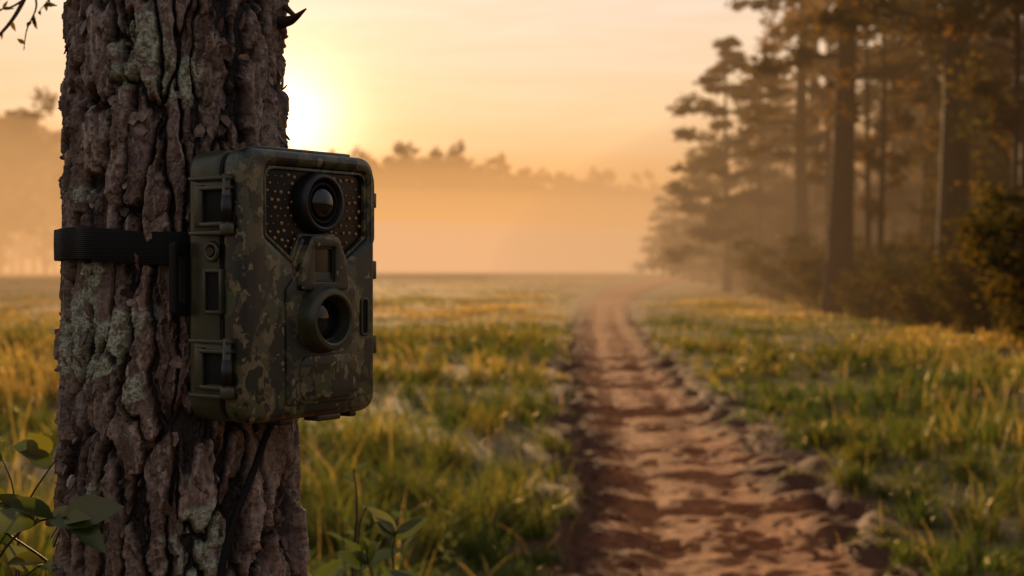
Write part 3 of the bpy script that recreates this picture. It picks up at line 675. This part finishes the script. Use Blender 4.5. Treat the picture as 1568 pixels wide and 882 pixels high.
# ================================================================= MIST (absorbing volumes, own emission stands in for scattered sunlight)
def glowvol(name,dens,L):
    m=M(name); a=m.n('ShaderNodeVolumeAbsorption'); a.inputs[0].default_value=(0,0,0,1); a.inputs[1].default_value=dens
    e=m.n('ShaderNodeEmission'); mx=max(L); e.inputs[0].default_value=(L[0]/mx,L[1]/mx,L[2]/mx,1); e.inputs[1].default_value=dens*mx
    ad=m.n('ShaderNodeAddShader'); m.l(a.outputs[0],ad.inputs[0]); m.l(e.outputs[0],ad.inputs[1]); m.l(ad.outputs[0],m.out.inputs['Volume']); return m.m
MI=empty('mist')
def volbox(name,x0,x1,y0,y1,z1,mat):
    o=bbox(name,x0,x1,y0,y1,-1,z1,0,mat,MI)
def volell(name,c,r,mat):
    bm=bmesh.new(); bmesh.ops.create_uvsphere(bm,u_segments=64,v_segments=40,radius=1)
    me=bpy.data.meshes.new(name); bm.to_mesh(me); bm.free(); me.materials.append(mat)
    for v in me.vertices: v.co=(c[0]+v.co.x*r[0],c[1]+v.co.y*r[1],c[2]+v.co.z*r[2])
    o=bpy.data.objects.new(name,me); col.objects.link(o); o.parent=MI
volbox('haze',-500,500,22,400,14,glowvol('haze_glow',.0033,(.92,.46,.17)))
volell('mist_bank',(-50,228,.5),(135,80,8.5),glowvol('mist_bank_glow',.014,(.82,.46,.27)))
volell('mist_bank_upper',(-45,275,.5),(150,95,16),glowvol('mist_bank_upper_glow',.005,(1.03,.49,.17)))
volell('mist_far',(-30,800,0),(620,200,64),glowvol('mist_far_glow',.0030,(1.12,.52,.15)))
volell('mist_left',(-76,155,0),(52,46,20),glowvol('mist_left_glow',.016,(.95,.47,.17)))
volell('mist_forest',(34,105,0),(36,72,15),glowvol('mist_forest_glow',.0065,(.60,.34,.16)))
# ================================================================= SKY + SUN
sp_x=(430-784)/FP; sp_z=(HZ-193)/FP
sv=Vector((sp_x,1,sp_z)).normalized()
sl=bpy.data.lights.new('sun','SUN'); sl.energy=12.5; sl.angle=R_(.8); sl.color=(1,.63,.30)
so=bpy.data.objects.new('sun',sl); col.objects.link(so); so.rotation_euler=sv.to_track_quat('Z','Y').to_euler(); so.location=(-20,60,30)
wd=bpy.data.worlds.new('World'); sc.world=wd; wd.use_nodes=True; nt=wd.node_tree; nt.nodes.clear()
class WN(M):
    def __init__(s,nt): s.nt=nt; s.out=s.n('ShaderNodeOutputWorld')
w=WN(nt)
tc=w.n('ShaderNodeTexCoord'); D_=tc.outputs['Generated']
sep=w.n('ShaderNodeSeparateXYZ'); w.l(D_,sep.inputs[0])
dt=w.n('ShaderNodeVectorMath',operation='DOT_PRODUCT'); w.l(D_,dt.inputs[0]); dt.inputs[1].default_value=sv
dot=w.math('MAXIMUM',dt.outputs['Value'],0)
front=w.ramp(sep.outputs[2],[(0,(1.0,.47,.13)),(.05,(1.0,.55,.21)),(.10,(1.0,.68,.38)),(.18,(.95,.76,.57)),(.45,(.50,.47,.46)),(1,(.31,.33,.39))])
back=w.ramp(sep.outputs[2],[(0,(.26,.21,.18)),(.2,(.38,.33,.30)),(.5,(.36,.34,.36)),(1,(.31,.33,.39))])
az=w.ramp(w.math('ADD',w.math('MULTIPLY',dt.outputs['Value'],.5),.5),[(.45,0),(.95,1)])
c=w.mix(az,back,front)
mp=w.n('ShaderNodeMapping'); w.l(D_,mp.inputs[0]); mp.inputs['Scale'].default_value=(1.6,1.6,15); mp.inputs['Rotation'].default_value=(R_(3),R_(-4),0)
cn=w.noise(mp.outputs[0],2.6,4,.6,.6)
cm=w.math('MULTIPLY',w.ramp(cn,[(.46,0),(.64,1)]),w.ramp(sep.outputs[2],[(.03,0),(.09,1)]))
c=w.mix(w.math('MULTIPLY',cm,.40),c,w.mix(1,c,(1.10,1.22,1.40),'MULTIPLY'))
cn2=w.noise(mp.outputs[0],1.3,3,.6,.3)
c=w.mix(w.ramp(cn2,[(.45,0),(.7,.5)]),c,w.mix(1,c,(.92,.82,.78),'MULTIPLY'))
def glow(p,s,colr):
    return w.mix(1,w.math('MULTIPLY',w.math('POWER',dot,p),s),colr,'MULTIPLY')
c=w.mix(1,c,glow(70,.18,(1,.38,.06)),'ADD')
c=w.mix(1,c,glow(420,.65,(1,.52,.22)),'ADD')
c=w.mix(1,c,glow(1500,2.2,(1,.75,.52)),'ADD')
sky=w.n('ShaderNodeTexSky',sky_type='NISHITA'); sky.sun_disc=False; sky.sun_elevation=math.asin(sv.z); sky.sun_rotation=math.atan2(sv.x,sv.y); sky.dust_density=3
c=w.mix(1,c,w.mix(1,sky.outputs[0],(.003,.0025,.003),'MULTIPLY'),'ADD')
bg=w.n('ShaderNodeBackground'); w.l(c,bg.inputs[0]); bg.inputs[1].default_value=1.0
w.l(bg.outputs[0],w.out.inputs['Surface'])
# ================================================================= CAMERA
cd=bpy.data.cameras.new('camera'); cam=bpy.data.objects.new('camera',cd); col.objects.link(cam); sc.camera=cam
cam.location=(0,0,CH); pitch=math.atan((HZ-441)/FP)
cam.rotation_euler=(R_(90)+pitch,0,0)
cd.lens=50; cd.sensor_width=36; cd.clip_start=.05; cd.clip_end=6000
cd.dof.use_dof=True; cd.dof.focus_distance=1.04; cd.dof.aperture_fstop=10
sc.view_settings.view_transform='Standard'; sc.view_settings.look='None'; sc.view_settings.exposure=0
